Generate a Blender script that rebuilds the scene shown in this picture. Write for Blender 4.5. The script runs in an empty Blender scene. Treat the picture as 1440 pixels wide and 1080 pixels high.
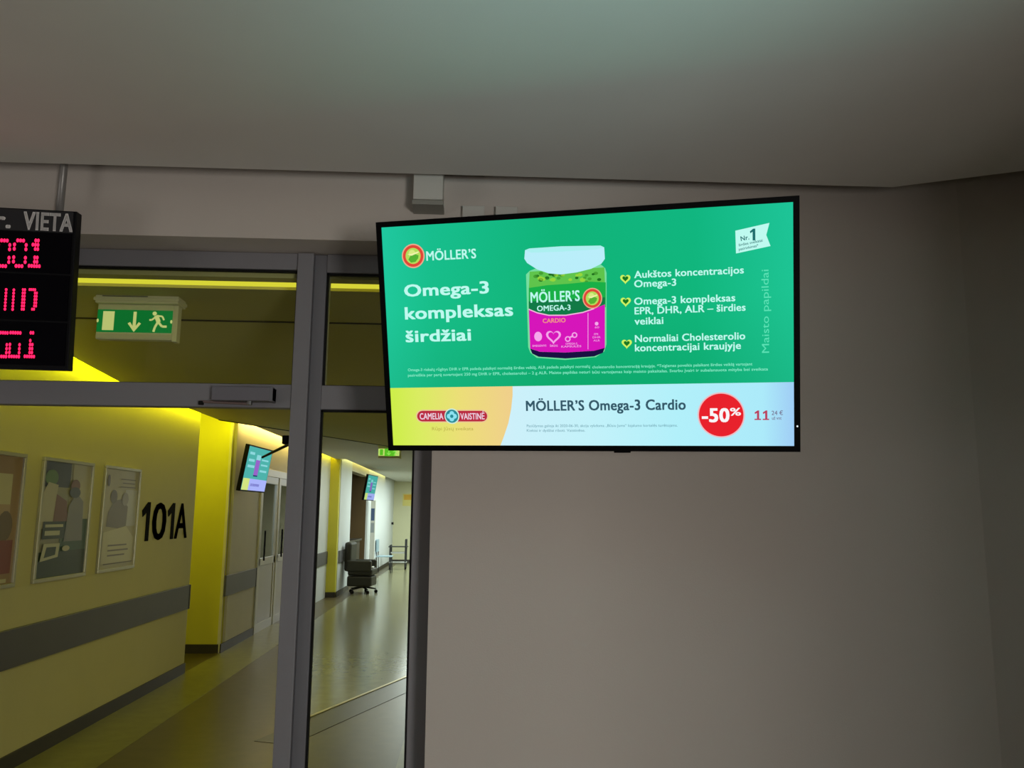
import bpy, bmesh, math, random
from mathutils import Vector, Matrix
random.seed(4)
SC = bpy.context.scene
COL = SC.collection

# ------------------------------------------------------------------ camera, world, lights, exposure
FPX = 1165.0
EYE = Vector((0, 0, 1.6))
_up = Vector((66, -7396, FPX)).normalized()
_vx = 662 - 720
_yd = Vector((_vx, (FPX * FPX + 66 * _vx) / 7396, FPX)).normalized()
_xd = _yd.cross(_up)
M = Matrix((_xd, _yd, _up))                       # world = M @ camera(x right, y down, z forward)
cd = bpy.data.cameras.new('camera'); cam = bpy.data.objects.new('camera', cd); COL.objects.link(cam)
cd.sensor_width = 36; cd.lens = FPX / 1440 * 36; cd.clip_start = .05; cd.clip_end = 200
rc, uc, bc = M @ Vector((1, 0, 0)), M @ Vector((0, -1, 0)), M @ Vector((0, 0, -1))
mw = Matrix.Identity(4)
for i in range(3):
    mw[i][0], mw[i][1], mw[i][2], mw[i][3] = rc[i], uc[i], bc[i], EYE[i]
cam.matrix_world = mw
SC.camera = cam

W = bpy.data.worlds.new('world'); SC.world = W; W.use_nodes = True
W.node_tree.nodes['Background'].inputs[0].default_value = (1.0, .93, .86, 1)
W.node_tree.nodes['Background'].inputs[1].default_value = 0.05
SC.view_settings.view_transform = 'Standard'; SC.view_settings.look = 'None'
SC.view_settings.exposure = 0; SC.view_settings.gamma = 1; SC.view_settings.use_curve_mapping = False
SC.cycles.use_denoising = True
SC.cycles.max_bounces = 8

def srgb(r, g, b):
    f = lambda c: (c / 255 / 12.92) if c / 255 <= .04045 else ((c / 255 + .055) / 1.055) ** 2.4
    return (f(r), f(g), f(b), 1)

def area(name, loc, target, sx, sy, power, color):
    l = bpy.data.lights.new(name, 'AREA'); l.shape = 'RECTANGLE'; l.size = sx; l.size_y = sy
    l.energy = power; l.color = color
    o = bpy.data.objects.new(name, l); COL.objects.link(o); o.location = loc
    o.rotation_euler = (Vector(target) - Vector(loc)).to_track_quat('-Z', 'Y').to_euler()
    return o
# dull daylight coming in low through windows behind the photographer, then an added fill at left
area('window_daylight', (2.2, -3.6, .9), (-.2, 3.6, .6), .9, 1.3, 114, (1.0, .945, .89))
area('left_fill_light', (-4.7, .6, 1.2), (-.2, 3.6, .9), 1.4, 1.3, 18, (1.0, .96, .92))  # added soft fill, lifts the side jamb and the left of the wall
# cool fill added behind the photographer to strengthen the teal glow on the ceiling
up_ = area('ceiling_fill_light', (.5, -.25, 1.9), (.35, .9, 3.05), 1.0, .25, 7.5, (.50, .96, 1.0)); up_.data.spread = math.radians(60)
# corridor: recessed ceiling lights, and an added fill from the right
area('corridor_far_light', (-.9, 22.0, 2.63), (-.9, 22.0, 0), 1.2, 9, 330, (.93, 1.0, .98))
area('corridor_mid_light', (-1.5, 15.2, 2.62), (-1.5, 15.2, 0), 1.0, 2.6, 30, (1, .96, .85))
area('corridor_near_light', (-.6, 6.6, 2.5), (-1.2, 6.6, 0), 1.0, 3, 11, (1, .94, .28))
area('right_fill_light', (1.15, 7.8, 2.15), (-1.6, 7.8, 2.62), .3, 6, 9, (1, .93, .26))  # added yellow fill out of view, brightens the corridor ceiling
area('niche_cove_light', (-3.2, 9.25, 2.9), (-3.2, 9.5, 0),   .6, .9, 8, (1, .98, .04))

# ------------------------------------------------------------------ helpers
def ray(x, y): return M @ Vector((x - 720, y - 540, FPX))
def atY(x, y, D): r = ray(x, y); return EYE + r * (D / r.y)
def atX(x, y, D): r = ray(x, y); return EYE + r * (D / r.x)
def atZ(x, y, z): r = ray(x, y); return EYE + r * ((z - EYE.z) / r.z)

MATS = {}
def mat(name, rgb, rough=.6, spec=.5, metal=0, bump=0, bscale=60, var=0, vscale=3, coat=0):
    if name in MATS: return MATS[name]
    m = bpy.data.materials.new(name); m.use_nodes = True; nt = m.node_tree; n = nt.nodes; b = n['Principled BSDF']
    c = srgb(*rgb)
    b.inputs['Base Color'].default_value = c; b.inputs['Roughness'].default_value = rough
    b.inputs['Metallic'].default_value = metal; b.inputs['Specular IOR Level'].default_value = spec
    b.inputs['Coat Weight'].default_value = coat
    tc = n.new('ShaderNodeTexCoord')
    if var:
        t = n.new('ShaderNodeTexNoise'); t.inputs['Scale'].default_value = vscale; t.inputs['Detail'].default_value = 5
        nt.links.new(tc.outputs['Object'], t.inputs['Vector'])
        r = n.new('ShaderNodeValToRGB')
        r.color_ramp.elements[0].position = .3; r.color_ramp.elements[1].position = .7
        r.color_ramp.elements[0].color = tuple(v * (1 - var) for v in c[:3]) + (1,)
        r.color_ramp.elements[1].color = tuple(min(1, v * (1 + var)) for v in c[:3]) + (1,)
        nt.links.new(t.outputs['Fac'], r.inputs['Fac']); nt.links.new(r.outputs['Color'], b.inputs['Base Color'])
    if bump:
        t = n.new('ShaderNodeTexNoise'); t.inputs['Scale'].default_value = bscale; t.inputs['Detail'].default_value = 4
        nt.links.new(tc.outputs['Object'], t.inputs['Vector'])
        bm = n.new('ShaderNodeBump'); bm.inputs['Strength'].default_value = bump; bm.inputs['Distance'].default_value = .01
        nt.links.new(t.outputs['Fac'], bm.inputs['Height']); nt.links.new(bm.outputs['Normal'], b.inputs['Normal'])
    MATS[name] = m
    return m

def emit(name, rgb, k=1.0):
    if name in MATS: return MATS[name]
    m = bpy.data.materials.new(name); m.use_nodes = True; nt = m.node_tree; nt.nodes.clear()
    e = nt.nodes.new('ShaderNodeEmission'); o = nt.nodes.new('ShaderNodeOutputMaterial')
    e.inputs[0].default_value = srgb(*rgb); e.inputs[1].default_value = k
    nt.links.new(e.outputs[0], o.inputs[0]); MATS[name] = m
    return m

def emit_ramp(name, stops, axis='X', lo=-.7, hi=.7, k=1.0, yb=None):
    """backlit screen picture: a printed colour ramp along a local axis, optionally multiplied by a second ramp"""
    m = bpy.data.materials.new(name); m.use_nodes = True; nt = m.node_tree; nt.nodes.clear()
    N, L = nt.nodes.new, nt.links.new
    tc = N('ShaderNodeTexCoord'); sp = N('ShaderNodeSeparateXYZ'); L(tc.outputs['Object'], sp.inputs[0])
    def ramp(ax, a, b, st):
        mr = N('ShaderNodeMapRange'); mr.inputs[1].default_value = a; mr.inputs[2].default_value = b
        L(sp.outputs[ax], mr.inputs[0]); r = N('ShaderNodeValToRGB'); L(mr.outputs[0], r.inputs[0])
        el = r.color_ramp.elements
        el[0].position, el[0].color = st[0][0], srgb(*st[0][1]); el[1].position, el[1].color = st[-1][0], srgb(*st[-1][1])
        for p, c in st[1:-1]:
            e = el.new(p); e.color = srgb(*c)
        return r
    r1 = ramp(axis, lo, hi, stops); out = r1.outputs[0]
    if yb:
        r2 = ramp(yb[0], yb[1], yb[2], yb[3]); mx = N('ShaderNodeMix'); mx.data_type = 'RGBA'; mx.blend_type = 'MULTIPLY'
        mx.inputs[0].default_value = 1; L(out, mx.inputs[6]); L(r2.outputs[0], mx.inputs[7]); out = mx.outputs[2]
    e = N('ShaderNodeEmission'); L(out, e.inputs[0]); e.inputs[1].default_value = k
    o = N('ShaderNodeOutputMaterial'); L(e.outputs[0], o.inputs[0])
    MATS[name] = m
    return m

def glassmat():
    m = bpy.data.materials.new('clear_glass'); m.use_nodes = True; nt = m.node_tree; nt.nodes.clear()
    N, L = nt.nodes.new, nt.links.new
    t = N('ShaderNodeBsdfTransparent'); t.inputs[0].default_value = (.93, .96, .94, 1)
    g = N('ShaderNodeBsdfGlossy'); g.inputs['Roughness'].default_value = .02
    f = N('ShaderNodeFresnel'); f.inputs[0].default_value = 1.25
    mx = N('ShaderNodeMixShader'); o = N('ShaderNodeOutputMaterial')
    L(f.outputs[0], mx.inputs[0]); L(t.outputs[0], mx.inputs[1]); L(g.outputs[0], mx.inputs[2]); L(mx.outputs[0], o.inputs[0])
    return m
GLASS = glassmat()

class MB:
    def __init__(s): s.v = []; s.f = []; s.mi = []
    def box(s, x0, x1, y0, y1, z0, z1, mi=0):
        b = len(s.v)
        s.v += [(x, y, z) for z in (z0, z1) for y in (y0, y1) for x in (x0, x1)]
        for q in ((0, 2, 3, 1), (4, 5, 7, 6), (0, 1, 5, 4), (2, 6, 7, 3), (0, 4, 6, 2), (1, 3, 7, 5)):
            s.f.append(tuple(b + i for i in q)); s.mi.append(mi)
        return s
    def poly(s, pts, mi=0):
        b = len(s.v); s.v += [tuple(p) for p in pts]; s.f.append(tuple(range(b, b + len(pts)))); s.mi.append(mi); return s
    def prism(s, pts, z0, z1, mi=0):              # outline in x,y extruded in z
        n = len(pts); b = len(s.v)
        s.v += [(p[0], p[1], z0) for p in pts] + [(p[0], p[1], z1) for p in pts]
        s.f.append(tuple(b + i for i in reversed(range(n)))); s.mi.append(mi)
        s.f.append(tuple(b + n + i for i in range(n))); s.mi.append(mi)
        for i in range(n):
            j = (i + 1) % n; s.f.append((b + i, b + j, b + n + j, b + n + i)); s.mi.append(mi)
        return s
    def tube(s, a, c, r, n=12, r2=None, mi=0):
        a, c = Vector(a), Vector(c); d = (c - a).normalized(); r2 = r if r2 is None else r2
        p = d.orthogonal().normalized(); q = d.cross(p); b = len(s.v)
        for k in range(n):
            w = 2 * math.pi * k / n; o = p * math.cos(w) + q * math.sin(w)
            s.v.append(tuple(a + o * r)); s.v.append(tuple(c + o * r2))
        for k in range(n):
            j = (k + 1) % n; s.f.append((b + 2 * k, b + 2 * j, b + 2 * j + 1, b + 2 * k + 1)); s.mi.append(mi)
        s.f.append(tuple(b + 2 * k for k in reversed(range(n)))); s.mi.append(mi)
        s.f.append(tuple(b + 2 * k + 1 for k in range(n))); s.mi.append(mi)
        return s
    def build(s, name, mats, parent=None, bevel=0, matrix=None):
        me = bpy.data.meshes.new(name); me.from_pydata(s.v, [], s.f); me.update()
        if not isinstance(mats, (list, tuple)): mats = [mats]
        for m in mats: me.materials.append(m)
        for p, i in zip(me.polygons, s.mi): p.material_index = i
        bm = bmesh.new(); bm.from_mesh(me); bmesh.ops.recalc_face_normals(bm, faces=bm.faces) if bevel >= 0 else None
        if bevel > 0:
            bmesh.ops.bevel(bm, geom=list(bm.edges), offset=bevel, segments=2, affect='EDGES', profile=.5)
        bm.to_mesh(me); bm.free()
        o = bpy.data.objects.new(name, me); COL.objects.link(o)
        if parent: o.parent = parent
        if matrix is not None: o.matrix_world = matrix
        return o

def smooth(o):
    for p in o.data.polygons: p.use_smooth = True
    return o
def tag(o, label, cat, group=None):
    o['label'] = label; o['category'] = cat
    if group: o['group'] = group
    return o
def thing(name, label, cat, loc=(0, 0, 0), group=None, matrix=None):
    o = bpy.data.objects.new(name, None); COL.objects.link(o); o.empty_display_size = .1
    if matrix is not None: o.matrix_world = matrix
    else: o.location = loc
    return tag(o, label, cat, group)
def struct(o): o['kind'] = 'structure'; return o
def bx(name, x0, x1, y0, y1, z0, z1, m, parent=None, bevel=0, rel=None):
    """box in world coordinates; under a parent placed at rel the coordinates are made local"""
    if rel is not None:
        x0 -= rel[0]; x1 -= rel[0]; y0 -= rel[1]; y1 -= rel[1]; z0 -= rel[2]; z1 -= rel[2]
    return MB().box(x0, x1, y0, y1, z0, z1).build(name, m, parent, bevel)

# text -> flat mesh in local XZ plane, facing -Y
_cap = {}
def text_mesh(s, bold=0.0):
    cu = bpy.data.curves.new('t', 'FONT'); cu.body = s; cu.size = 1; cu.resolution_u = 3; cu.space_character = 1 + bold * 1.6
    cu.fill_mode = 'BOTH'
    o = bpy.data.objects.new('t', cu); COL.objects.link(o)
    dg = bpy.context.evaluated_depsgraph_get(); me = bpy.data.meshes.new_from_object(o.evaluated_get(dg))
    vs = [v.co.copy() for v in me.vertices]; fs = [tuple(p.vertices) for p in me.polygons]
    bpy.data.objects.remove(o); bpy.data.curves.remove(cu); bpy.data.meshes.remove(me)
    if bold:                                      # heavier strokes: the outline laid down again a little to each side
        V, F = [], []
        for dx, dy in ((-1, -.6), (1, -.6), (-1, .6), (1, .6), (0, 0)):
            n = len(V); V += [v + Vector((dx * bold, dy * bold, 0)) for v in vs]; F += [tuple(n + i for i in f) for f in fs]
        vs, fs = V, F
    return vs, fs
def cap(bold):
    if bold not in _cap:
        v, _ = text_mesh('H', bold); _cap[bold] = max(p.y for p in v)
    return _cap[bold]
def add_text(mb, s, x0, x1, z0, h, y=0.0, bold=0.0, mi=0, rot=0, shear=0):
    """text from x0 to x1 on baseline z0 with capital height h"""
    vs, fs = text_mesh(s, bold)
    a, b = min(p.x for p in vs), max(p.x for p in vs); sx = (x1 - x0) / (b - a); sz = h / cap(bold)
    n = len(mb.v); L = x1 - x0
    for p in vs:
        u, w = (p.x - a) * sx, p.y * sz
        u += shear * w
        if rot:
            u, w = u * math.cos(rot) - w * math.sin(rot), u * math.sin(rot) + w * math.cos(rot)
        mb.v.append((x0 + u, y, z0 + w))
    for f in fs: mb.f.append(tuple(n + i for i in f)); mb.mi.append(mi)

def add_one(mb, x0, x1, z0, h, y=0.0, mi=0, foot=False, st=.42, thick=None):
    w = x1 - x0; e = x1 - (.28 * w if foot else 0); a = e - st * w
    o = [(a, z0), (e, z0), (e, z0 + h), (a + .1 * w, z0 + h), (x0, z0 + .78 * h), (x0 + .1 * w, z0 + .62 * h), (a, z0 + .74 * h)]
    def put(pts):
        n = len(mb.v)
        if thick is None: mb.poly([(p[0], y, p[1]) for p in pts], mi)
        else:
            k = len(pts); mb.v += [(.001, p[0], p[1]) for p in pts] + [(thick, p[0], p[1]) for p in pts]
            mb.f += [tuple(n + i for i in range(k))[::-1], tuple(n + k + i for i in range(k))] + [(n + i, n + (i + 1) % k, n + k + (i + 1) % k, n + k + i) for i in range(k)]; mb.mi += [mi] * (k + 2)
    put(o)
    if foot: put([(x0, z0), (x1, z0), (x1, z0 + .13 * h), (x0, z0 + .13 * h)])

class Plane:
    """a flat board standing in the room: centre c, local x and z directions, front towards local -y"""
    def __init__(s, c, xa, za):
        s.c = Vector(c); s.xa = Vector(xa).normalized(); za = Vector(za); s.za = (za - s.xa * za.dot(s.xa)).normalized()
        s.n = s.za.cross(s.xa)                    # away from the viewer
        m = Matrix.Identity(4)
        for i in range(3): m[i][0], m[i][1], m[i][2], m[i][3] = s.xa[i], s.n[i], s.za[i], s.c[i]
        s.m = m
    def loc(s, x, y):
        r = ray(x, y); t = (s.c - EYE).dot(s.n) / r.dot(s.n); p = EYE + r * t - s.c
        return p.dot(s.xa), p.dot(s.za)

# ------------------------------------------------------------------ materials
wallm = mat('wall_paint', (206, 198, 190), .75, .25, bump=.08, bscale=140, var=.02, vscale=1.2)
ceilm = mat('ceiling_paint', (236, 233, 228), .8, .2, bump=.05, bscale=120, var=.015)
corrw = mat('corridor_paint', (205, 200, 178), .6, .3, bump=.05, bscale=100, var=.02)
yellw = mat('yellow_paint', (206, 200, 70), .6, .3, bump=.04, bscale=100, var=.02)
whitew = mat('white_paint', (214, 220, 222), .6, .3, bump=.04, var=.02)
corrc = mat('corridor_ceiling_paint', (196, 188, 128), .8, .2, bump=.04, var=.02)
frame = mat('grey_painted_aluminium', (134, 133, 138), .45, .45, bump=.03, bscale=200, var=.02)
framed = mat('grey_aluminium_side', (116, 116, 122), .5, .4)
rubber = mat('black_gasket', (10, 10, 10), .7, .3)
railm = mat('grey_bumper_rail', (92, 92, 98), .5, .4, var=.04)
basem = mat('dark_baseboard', (58, 54, 46), .5, .4, var=.05)
black = mat('black_plastic', (5, 5, 7), .5, .08)
dark = mat('dark_grey_plastic', (22, 22, 25), .5, .1)
white = mat('white_plastic', (205, 205, 198), .5, .4)
cream = mat('cream_plastic', (232, 226, 186), .5, .4)
steel = mat('brushed_steel', (160, 160, 160), .35, .5, metal=.9, bump=.02)

# ------------------------------------------------------------------ the setting
def floor_mat():
    m = bpy.data.materials.new('linoleum_floor'); m.use_nodes = True; nt = m.node_tree; b = nt.nodes['Principled BSDF']
    N, L = nt.nodes.new, nt.links.new
    tc = N('ShaderNodeTexCoord'); t = N('ShaderNodeTexNoise'); t.inputs['Scale'].default_value = 9; t.inputs['Detail'].default_value = 8
    L(tc.outputs['Object'], t.inputs['Vector'])
    return m, nt, b, t
def lino(name, rgb, v=.10, rough=.33):
    m, nt, b, t = floor_mat(); m.name = name; c = srgb(*rgb)
    r = nt.nodes.new('ShaderNodeValToRGB'); nt.links.new(t.outputs['Fac'], r.inputs['Fac'])
    r.color_ramp.elements[0].position = .35; r.color_ramp.elements[1].position = .65
    r.color_ramp.elements[0].color = tuple(x * (1 - v) for x in c[:3]) + (1,); r.color_ramp.elements[1].color = tuple(x * (1 + v) for x in c[:3]) + (1,)
    nt.links.new(r.outputs['Color'], b.inputs['Base Color']); b.inputs['Roughness'].default_value = rough
    b.inputs['Specular IOR Level'].default_value = .4
    return m
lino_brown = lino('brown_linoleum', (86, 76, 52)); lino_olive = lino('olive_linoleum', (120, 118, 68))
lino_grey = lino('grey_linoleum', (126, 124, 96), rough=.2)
struct(bx('floor', -5, 5, -6, 30, -.2, 0, lino_brown))
# border bands and the paler field in the distance, inlaid in the floor
def inlay(name, pts, m, z=.002):
    return struct(MB().prism(pts, .0002, z).build(name, m))
inlay('trim_1', [(-2.85, 3.9), (-2.33, 3.9), (-2.33, 10.3), (-2.33, 12.6), (-2.85, 12.6)], lino_olive)
inlay('trim_2', [(-.45, 3.9), (1.3, 3.9), (1.3, 9.0), (-.45, 9.0)], lino_olive)
p0, p1 = Vector((-1.281, 6.861)), Vector((-.63, 8.531)); dv = (p1 - p0).normalized(); nv = Vector((-dv.y, dv.x))
a0, a1 = p0 - dv * .14, p1 + dv * .9
far_lo, far_hi = a0 + nv * .02, a1 + nv * .02
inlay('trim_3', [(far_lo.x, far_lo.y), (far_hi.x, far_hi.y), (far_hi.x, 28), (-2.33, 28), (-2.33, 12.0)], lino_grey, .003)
q0, q1 = a0 - dv * .5 - nv * .01, a1 - nv * .01
inlay('trim_4', [(q0.x, q0.y), ((q0 - nv * .30).x, (q0 - nv * .30).y), ((q1 - nv * .30).x, (q1 - nv * .30).y), (q1.x, q1.y)], lino('dark_linoleum', (50, 44, 26)), .0026)
brass = mat('brass_strip', (190, 180, 130), .35, .5, metal=.6)
strip = MB().prism([(a0 + nv * .02)[:], (a0 - nv * .01)[:], (a1 - nv * .01)[:], (a1 + nv * .02)[:]], .0002, .008).build('trim_5', brass); struct(strip)

# main wall of the waiting hall: straight, then a soft bend towards us, then a crease
def wall_path():
    pts = [(-.172, 3.6)]
    R = 1.2; ang = math.radians(24.5); t = R * math.tan(ang / 2); cx, cy = 1.885, 3.6
    s0 = Vector((cx - t, cy)); c0 = Vector((cx - t, cy - R))
    for k in range(25):
        a = ang * k / 24; pts.append((c0.x + R * math.sin(a), c0.y + R * math.cos(a)))
    d = Vector((math.cos(-ang), math.sin(-ang)))
    pts.append((2.174, 3.468))
    e = Vector((2.174, 3.468)) + Vector((math.cos(math.radians(-8)), math.sin(math.radians(-8)))) * 2.2
    pts.append(tuple(e)); pts.append((e.x, -6))
    return pts
wp = wall_path()
mb = MB()
def ribbon(mb, pts, z0, z1, mi=0):
    b = len(mb.v)
    for p in pts: mb.v += [(p[0], p[1], z0), (p[0], p[1], z1)]
    for i in range(len(pts) - 1): mb.f.append((b + 2 * i, b + 2 * i + 2, b + 2 * i + 3, b + 2 * i + 1)); mb.mi.append(mi)
outer = [(p[0], p[1] + .25) for p in wp[:-2]] + [(wp[-2][0] + .3, wp[-2][1] + .1), (wp[-1][0] + .3, wp[-1][1])]
mb.prism(wp + outer[::-1], 0, 3.45)
wf = mb.build('wall_front', wallm)
struct(wf)
struct(bx('wall_front.001', -5, -.172, 3.6, 3.86, 2.807, 3.45, wallm))          # over the door
struct(bx('wall_front.002', -5, -2.95, 3.6, 3.86, 0, 2.807, wallm))
struct(bx('light_blocker', 1.93, 4.5, -1.2, -.6, 0, 3.05, wallm))               # unseen block added behind the photographer to shade the wall's right end
struct(bx('wall_left', -5.1, -4.9, -6, 3.6, 0, 3.45, wallm))
struct(bx('wall_back', -5.1, 5, -6.2, -6, 0, 3.45, wallm))
# dropped ceiling stops short of the wall
off = math.radians(24.5)
struct(MB().prism([(-5, -6), (4.3, -6), (4.3, 2.95), (2.45, 3.133), (2.304, 3.199), (1.845, 3.41), (-5, 3.41)], 3.05, 3.09).build('ceiling', ceilm))
struct(bx('ceiling.001', -5.1, 5, -6.2, 3.86, 3.45, 3.5, ceilm))

# corridor shell
struct(bx('wall_left.001', -3.05, -2.85, 3.86, 8.8, 0, 2.95, mat('cream_yellow_paint', (206, 200, 140), .6, .3, bump=.05, bscale=100, var=.02)))
struct(bx('wall_left.002', -4.0, -3.05, 8.6, 8.8, 0, 2.95, corrw))
struct(bx('wall_left.003', -4.2, -4.0, 8.6, 10.2, 0, 2.95, yellw))
struct(bx('wall_left.004', -4.0, -2.88, 10.0, 10.2, 0, 2.95, yellw))
struct(bx('wall_left.005', -2.88, -2.85, 10.0, 10.03, 0, 2.95, corrw))
struct(bx('wall_left.006', -3.05, -2.85, 10.2, 11.45, 0, 2.95, corrw))
struct(MB().box(-3.05, -2.85, 11.45, 13.6, 2.2, 2.95).build('wall_left.007', corrw))
struct(bx('wall_left.008', -3.05, -2.76, 13.6, 16.45, 0, 2.95, whitew))
struct(bx('wall_left.009', -2.76, -2.58, 16.45, 16.6, 0, 2.95, yellw))
struct(bx('wall_left.010', -2.75, -2.57, 16.6, 18.1, 0, 2.95, whitew))
struct(bx('wall_left.011', -2.75, -2.57, 18.1, 21.1, 2.50, 2.95, corrw))
struct(bx('wall_left.012', -2.62, -2.57, 21.1, 28.0, 0, 2.95, whitew))
brownw = mat('brown_veneer', (96, 78, 50), .5, .4, var=.08)
struct(bx('wall_left.014', -3.3, -3.2, 18.1, 21.1, 0, 2.95, brownw))
struct(bx('wall_left.015', -3.3, -2.62, 21.1, 21.2, 0, 2.95, brownw))
struct(bx('wall_right', 1.3, 1.5, 3.86, 28.2, 0, 2.95, corrw))
struct(bx('wall_back.001', -2.75, 1.5, 28.0, 28.2, 0, 2.95, mat('end_wall_paint', (212, 210, 176), .6, .3, var=.02)))
struct(bx('ceiling.002', -4.2, 1.5, 3.86, 28.2, 2.95, 3.0, corrc))
# lower slabs
struct(bx('ceiling.003', -2.85, 1.3, 3.86, 3.935, 2.70, 2.80, corrc))
struct(bx('ceiling.004', -2.74, 1.3, 4.075, 4.78, 2.70, 2.80, corrc))
s1, s2 = atZ(452, 612.5, 2.585), atZ(545, 627, 2.585); sd = (s2 - s1) / (s2.x - s1.x)      # oblique joint in the far ceiling
sL, sR = s1 + sd * (-2.74 - s1.x), s1 + sd * (1.3 - s1.x); sR.y = min(sR.y, 20)
struct(MB().prism([(-2.74, 6.6), (1.3, 6.6), (1.3, sR.y), (sL.x, sL.y)], 2.585, 2.80).build('ceiling.005', corrc))
struct(MB().prism([(-2.74, sL.y + .01), (1.3, sR.y + .01), (1.3, sR.y + .07), (-2.74, sL.y + .07)], 2.580, 2.80).build('trim_7', rubber))
struct(MB().poly([(-2.74, 4.78, 2.70), (1.3, 4.78, 2.70), (1.3, 6.6, 2.585), (-2.74, 6.6, 2.585)]).poly([(-2.74, 4.78, 2.70), (-2.74, 6.6, 2.585), (-2.74, 6.6, 2.80), (-2.74, 4.78, 2.80)]).poly([(-2.74, 4.78, 2.80), (-2.74, 6.6, 2.80), (1.3, 6.6, 2.80), (1.3, 4.78, 2.80)]).build('ceiling.007', corrc, bevel=-1))
struct(MB().box(-2.74, 1.3, 4.772, 4.79, 2.694, 2.702).build('trim_6', mat('dark_joint', (60, 54, 34), .7, .2)))
z_c = 2.66
struct(MB().prism([(-2.66, sL.y + .08), (-2.66, 16.45), (-2.46, 16.45), (-2.46, 28), (1.3, 28), (1.3, sR.y + .08)], 2.645, 2.80).build('ceiling.006', mat('corridor_ceiling_white', (200, 200, 190), .8, .2)))
# baseboards
for i, (x0, x1, y0, y1) in enumerate([(-2.85, -2.835, 3.86, 8.8), (-3.7, -2.865, 9.985, 10.0), (-2.85, -2.835, 10.0, 11.45), (-2.76, -2.57, 16.435, 16.45), (-2.57, -2.555, 16.5, 18.1), (-2.57, -2.555, 21.1, 28), (-2.55, 1.3, 27.985, 28.0)]):
    struct(bx('baseboard_left' if i == 0 else 'baseboard_left.%03d' % i, x0, x1, y0, y1, 0, .10, basem))
# bumper rails along the wall
def bump_rail(y0, y1, x, label):
    t = thing('bumper_rail', label, 'wall rail', (x, y0, .63))
    MB().box(0, .022, 0, y1 - y0, .0, .24).build('rail_board', railm, t, .004)
    MB().box(0, .026, y1 - y0 - .03, y1 - y0, .0, .24).build('end_cap', mat('dark_end_cap', (50, 50, 52), .5, .3), t, .004)
bump_rail(3.9, 8.78, -2.85, 'long grey bumper rail on the olive wall under the posters')
bump_rail(10.03, 11.42, -2.85, 'short grey bumper rail beyond the yellow pier')
bump_rail(13.7, 16.4, -2.76, 'grey bumper rail seen through the side pane before the far yellow pier')
bump_rail(16.65, 18.05, -2.57, 'pale grey bumper rail just past the far yellow pier')

# cove light strips (real lamps: they give the yellow wash)
def cove(name, x0, x1, y0, y1, z0, z1, m, label):
    o = bx(name, x0, x1, y0, y1, z0, z1, m); tag(o, label, 'light'); return o
cove('cove_light', -2.80, -2.75, 4.2, 10.0, 2.66, 2.70, emit('cove_yellow', (240, 236, 12), 15.0), 'yellow light strip glowing in the ceiling gap above the poster wall')
cove('cove_light', -2.80, -2.75, 10.25, 13.55, 2.70, 2.74, emit('cove_pale', (255, 226, 130), 16.0), 'pale warm light strip above the wall beyond the yellow pier')
cove('cove_light', -2.72, -2.67, 14.2, 16.4, 2.70, 2.74, emit('cove_yellow2', (255, 225, 50), 9.0), 'yellow light strip above the far pier seen in the side pane')
cove('cove_light', -2.53, -2.48, 16.6, 25, 2.72, 2.76, emit('cove_far', (255, 240, 150), 5.0), 'pale yellow light strip over the farthest white wall')
cove('ceiling_light_slot', -2.7, 1.28, 3.936, 4.074, 2.715, 2.73, emit('slot_yellow', (232, 222, 60), 1.0), 'bright yellow light slot across the corridor ceiling seen above the door')

# ------------------------------------------------------------------ aluminium door screen
dr = bpy.data.objects.new('door_1', None); COL.objects.link(dr); dr.location = (-.8, 3.8, 0); struct(dr)
O = (-.8, 3.8, 0)
def fb(name, x0, x1, y0, y1, z0, z1, m=frame, bevel=.004): return bx(name, x0, x1, y0, y1, z0, z1, m, dr, bevel, O)
fb('mullion', -.826, -.752, 3.775, 3.86, 0, 2.80)
fb('mullion', -.752, -.694, 3.80, 3.86, 0, 2.80, framed)
fb('side_jamb', -.262, -.165, 3.80, 3.86, 0, 2.80)
fb('head_rail', -2.95, -.826, 3.80, 3.86, 2.725, 2.805)
fb('head_rail', -.694, -.262, 3.80, 3.86, 2.715, 2.805)
fb('transom', -2.95, -.826, 3.79, 3.86, 2.07, 2.178)
fb('transom', -.694, -.262, 3.795, 3.86, 2.067, 2.178)
fb('side_jamb', -2.95, -2.86, 3.80, 3.86, 0, 2.80)
def gasket(x0, x1, z0, z1):
    g = MB(); w = .009
    g.box(x0, x1, 3.812, 3.835, z1 - w, z1).box(x0, x0 + w, 3.812, 3.835, z0, z1).box(x1 - w, x1, 3.812, 3.835, z0, z1).box(x0, x1, 3.812, 3.835, z0, z0 + .004)
    g.v = [(a - O[0], b - O[1], c - O[2]) for a, b, c in g.v]
    g.build('gasket', rubber, dr)
gasket(-.694, -.262, 2.178, 2.715); gasket(-.694, -.262, .06, 2.067); gasket(-2.86, -.826, 2.178, 2.725)
fb('bottom_rail', -.694, -.262, 3.80, 3.86, 0, .06)
for z0, z1, x0, x1 in ((2.178, 2.715, -.694, -.262), (.06, 2.067, -.694, -.262), (2.178, 2.725, -2.86, -.826)):
    fb('glass_pane', x0 + .004, x1 - .004, 3.826, 3.831, z0 + .003, z1 - .003, GLASS, 0)
fb('glazing_bead', -.694, -.682, 3.836, 3.858, 2.182, 2.712, mat('glazing_bead', (170, 165, 130), .5, .4), 0)

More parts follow.
